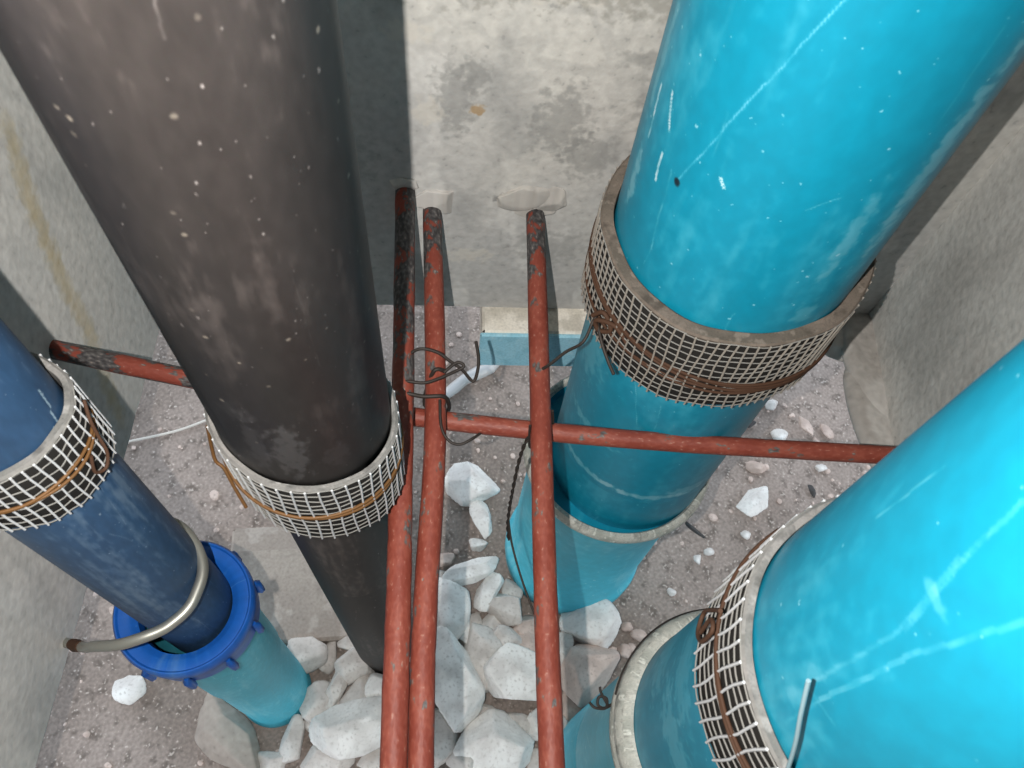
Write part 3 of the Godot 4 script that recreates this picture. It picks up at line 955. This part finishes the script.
	tube(g, curve(hp, 5), 0.0058, 12)
	var hk := thing("pipe_hook", "galvanised steel hook bent round the dark blue pipe", "hook", hp[0])
	part("hook_rod", g, mats.zinc, hk)
	g = Geo.new()
	tube(g, [P3(-0.432, 0.025, -0.198), P3(-0.424, 0.031, -0.195), P3(-0.416, 0.038, -0.1925)], [0.0062, 0.0075, 0.0062], 10)
	part("weld", g, mats.rust, hk)

func build_rods() -> void:
	rod("red_rod", "red rod darkened by chips and painted shade in the black pipe's shadow", [P3(-0.062, 0.258, -0.74), P3(-0.060, 0.254, -0.69), P3(-0.053, 0.24, -0.45), P3(-0.050, 0.232, -0.30), P3(-0.0475, 0.231, -0.19), P3(-0.0455, 0.230, -0.04), P3(-0.036, 0.23, 0.5)], 0.0122, mats.red1, 0.04)
	rod("red_rod", "red rod running close beside the darkened one", [P3(-0.028, 0.219, -0.74), P3(-0.027, 0.219, -0.69), P3(-0.0165, 0.22, -0.393), P3(-0.0220, 0.221, -0.19), P3(-0.0220, 0.222, -0.04), P3(-0.012, 0.224, 0.5)], 0.0120, mats.red0, 0.02)
	rod("red_rod", "single red rod entering the rear wall through a grey mortar patch", [P3(0.1065, 0.22, -0.74), P3(0.106, 0.22, -0.69), P3(0.1, 0.22, -0.394), P3(0.096, 0.221, -0.19), P3(0.0945, 0.222, -0.04), P3(0.09, 0.223, 0.5)], 0.0120, mats.red0, 0.02)
	rod("red_rod", "red cross rod spanning from the left wall to the right wall", [P3(-0.50, 0.236, -0.482), P3(-0.448, 0.233, -0.4715), P3(-0.2872, 0.226, -0.4388), P3(-0.12, 0.206, -0.418), P3(-0.0119, 0.199, -0.4037), P3(0.2152, 0.199, -0.3808), P3(0.5008, 0.199, -0.3642), P3(0.70, 0.199, -0.354)], 0.0108, mats.red2, 0.02)

func build_wires() -> void:
	var g := Geo.new()
	tube(g, curve([P3(-0.055, 0.228, -0.452), P3(-0.049, 0.246, -0.458), P3(-0.035, 0.247, -0.468), P3(-0.016, 0.247, -0.464), P3(-0.001, 0.246, -0.453), P3(0.012, 0.245, -0.443), P3(0.024, 0.246, -0.428), P3(0.029, 0.249, -0.440), P3(0.030, 0.252, -0.455), P3(0.027, 0.255, -0.474)]), 0.0019, 7)
	tube(g, curve([P3(-0.062, 0.22, -0.43), P3(-0.052, 0.247, -0.426), P3(-0.030, 0.248, -0.424), P3(-0.014, 0.247, -0.43), P3(0.004, 0.246, -0.44), P3(0.014, 0.248, -0.446), P3(0.006, 0.25, -0.449), P3(-0.008, 0.247, -0.438)]), 0.0019, 7)
	tube(g, curve([P3(-0.012, 0.236, -0.41), P3(-0.010, 0.232, -0.38), P3(-0.002, 0.228, -0.365), P3(0.010, 0.226, -0.361), P3(0.023, 0.227, -0.367), P3(0.032, 0.222, -0.376)]), 0.0016, 7)
	tube(g, curve([P3(-0.065, 0.215, -0.415), P3(-0.053, 0.245, -0.412), P3(-0.030, 0.243, -0.410), P3(-0.006, 0.238, -0.412), P3(-0.004, 0.19, -0.42), P3(-0.03, 0.185, -0.43), P3(-0.02, 0.236, -0.445), P3(-0.006, 0.232, -0.448)]), 0.0024, 7)
	single("binding_wire", g, mats.wire, "dark binding wire tangled over the paired red rods at the crossing", "wire", P3(-0.02, 0.2, -0.42))
	g = Geo.new()
	twisted(g, [P3(0.090, 0.216, -0.380), P3(0.083, 0.20, -0.374), P3(0.079, 0.16, -0.368), P3(0.076, 0.12, -0.356), P3(0.075, 0.07, -0.350), P3(0.075, 0.03, -0.340), P3(0.078, 0.0, -0.33)], 0.0012, 0.0013, 0.030)
	tube(g, curve([P3(0.0755, 0.04, -0.342), P3(0.081, 0.02, -0.315), P3(0.094, 0.01, -0.27), P3(0.113, 0.0, -0.22)]), 0.0014, 6)
	tube(g, curve([P3(0.086, 0.235, -0.38), P3(0.09, 0.19, -0.375), P3(0.104, 0.186, -0.39), P3(0.115, 0.2, -0.395), P3(0.112, 0.232, -0.40)]), 0.0016, 6)
	single("binding_wire", g, mats.wire, "braided dark wire hanging down beside the single red rod", "wire", P3(0.09, 0.21, -0.38))
	g = Geo.new()
	var k := P3(0.1794, 0.055, -0.1183)
	tube(g, curve([k + Vector3(0.006, 0.004, 0.0), k + Vector3(-0.004, 0.006, 0.004), k + Vector3(-0.010, 0.004, 0.0), k + Vector3(-0.008, 0.006, -0.008), k + Vector3(0.0, 0.006, -0.006), k + Vector3(-0.002, 0.008, 0.004), k + Vector3(-0.014, 0.010, 0.004), k + Vector3(-0.020, 0.008, -0.002)]), 0.0016, 6)
	tube(g, curve([k + Vector3(0.002, 0.004, 0.002), k + Vector3(-0.006, 0.008, -0.012), k + Vector3(-0.007, 0.010, -0.018)]), 0.0016, 6)
	single("wire_knot", g, mats.wire, "small curled wire knot at the grey ring of the lower right pipe", "wire", k)
	g = Geo.new()
	tube(g, curve([P3(0.203, 0.465, -0.012), P3(0.1985, 0.503, -0.0262), P3(0.194, 0.532, -0.0376), P3(0.1895, 0.556, -0.0488), P3(0.186, 0.582, -0.0623)]), 0.0013, 8)
	single("cable_end", g, mats.pale_rod, "pale blue-grey stiff cable end sticking up at the lower right collar", "cable", P3(0.203, 0.465, -0.012))

func build_rubble() -> void:
	var g: Geo
	# paver and broken slabs
	g = Geo.new()
	block(g, P3(-0.43, -0.615, -0.55), P3(-0.172, -0.565, -0.318), 0.006, 0.5)
	var pv := single("paver", g, mats.paver, "pale concrete paver lying between the flange and the black pipe", "paver", P3(-0.265, -0.6, -0.434))
	pv.rotation.y = 0.05
	g = Geo.new()
	rng.seed = 91
	stone(g, P3(-0.385, -0.575, -0.150), Vector3(0.105, 0.035, 0.05), -0.75, 4, 16, 0.52)
	single("slab_fragment", g, mats.paver, "broken grey slab fragment beside the cyan pipe foot", "slab", P3(-0.385, -0.6, -0.150))
	# block under the rear wall
	var t := thing("ledge_block", "cream-topped block with a pale cyan face under the rear wall", "block", P3(0.14, -0.09, -0.70))
	g = Geo.new()
	block(g, P3(0.046, -0.088, -0.80), P3(0.26, -0.0005, -0.654), 0.004, 0.3)
	part("block_body", g, mats.cream, t)
	g = Geo.new()
	block(g, P3(0.043, -0.09, -0.655), P3(0.262, -0.002, -0.648), 0.002, 0.3)
	part("painted_face", g, mats.sky_paint, t)
	# stones
	for i in ROCKS.size():
		var q = ROCKS[i]
		rng.seed = 1000 + i * 7
		var w: float = q[2] * 0.6
		var d: float = q[3] * 0.6
		var h: float = clampf(minf(w, d) * 0.85, 0.008, 0.05)
		var big: bool = q[2] > 0.04
		var at := Vector3(q[0], 0.02 + q[6] + h * 0.2, q[1])
		if q[2] < 0.045: at.y = h * 0.6
		g = Geo.new()
		stone(g, at, Vector3(w, h, d), -deg_to_rad(q[4]), (4 if q[2] > 0.075 else 3) if big else 2, 17 if big else 12, 0.52)
		var lab: String = q[7]
		if lab == "": lab = ["small white limestone chip lying loose among the stones", "grey limestone lump packed into the rubble heap", "small pinkish-grey stone lying on the dirt"][q[5] % 3]
		single("limestone", g, mats["stone%d" % q[5]], lab, "stone", Vector3(q[0], 0.0, q[1]), "limestone rubble under the pipes")
	# crumbs strewn over the dirt
	g = Geo.new()
	rng.seed = 5
	for i in 420:
		var x := rng.randf_range(-0.75, 1.05)
		var z := rng.randf_range(-1.2, 0.0)
		var s := rng.randf_range(0.002, 0.0065) * (1.0 if rng.randf() < 0.9 else 1.6)
		stone(g, Vector3(x, 0.004, z), Vector3(s * rng.randf_range(0.8, 1.6), s * 0.7, s), rng.randf() * 3.0, 1, 4, 0.6)
	var gr := single("gravel", g, mats.stone2, "crumbs of lime and grit strewn over the dirt", "gravel", Vector3(0, 0, -0.6))
	gr.set_meta("kind", "stuff")
	# odds and ends
	g = Geo.new()
	tube(g, curve([P3(-0.70, -0.593, -0.742), P3(-0.666, -0.592, -0.749), P3(-0.586, -0.59, -0.771), P3(-0.497, -0.59, -0.811), P3(-0.40, -0.592, -0.84)]), 0.003, 6)
	single("cord", g, mats.string, "thin pale cord lying on the dirt behind the dark blue pipe", "cord", P3(-0.58, -0.59, -0.77))
	g = Geo.new()
	var a := P3(-0.045, -0.58, -0.835)
	var b := P3(0.165, -0.57, -0.995)
	var path := []
	for i in 9: path.append(a.lerp(b, i / 8.0) + Vector3(0.004 * sin(i * 1.7), 0.006 * sin(i * 2.1), 0.004 * cos(i * 1.3)))
	tube(g, path, [0.006, 0.011, 0.014, 0.013, 0.016, 0.014, 0.013, 0.010, 0.005], 7)
	single("plastic_strip", g, mats.plastic, "crumpled pale plastic strip on the dirt between the red rods", "plastic", P3(0.05, -0.59, -0.91))
	rng.seed = 61
	var bits := [[0.524, -0.545, 0.034, 0.010, 40, "dark splinter on the dirt beside the grey socket ring"], [0.802, -0.637, 0.022, 0.014, 70, "dark lump on the dirt near the right wall"], [0.69, -0.799, 0.026, 0.018, -30, "black scrap at the foot of the brown-grey collar pipe"]]
	for q in bits:
		g = Geo.new()
		stone(g, Vector3(q[0], 0.008, q[1]), Vector3(q[2], 0.008, q[3] * 0.75), -deg_to_rad(q[4]), 2, 14, 0.4)
		single("debris_scrap", g, mats.splinter, q[5], "debris", Vector3(q[0], 0, q[1]), "dark scraps on the dirt")
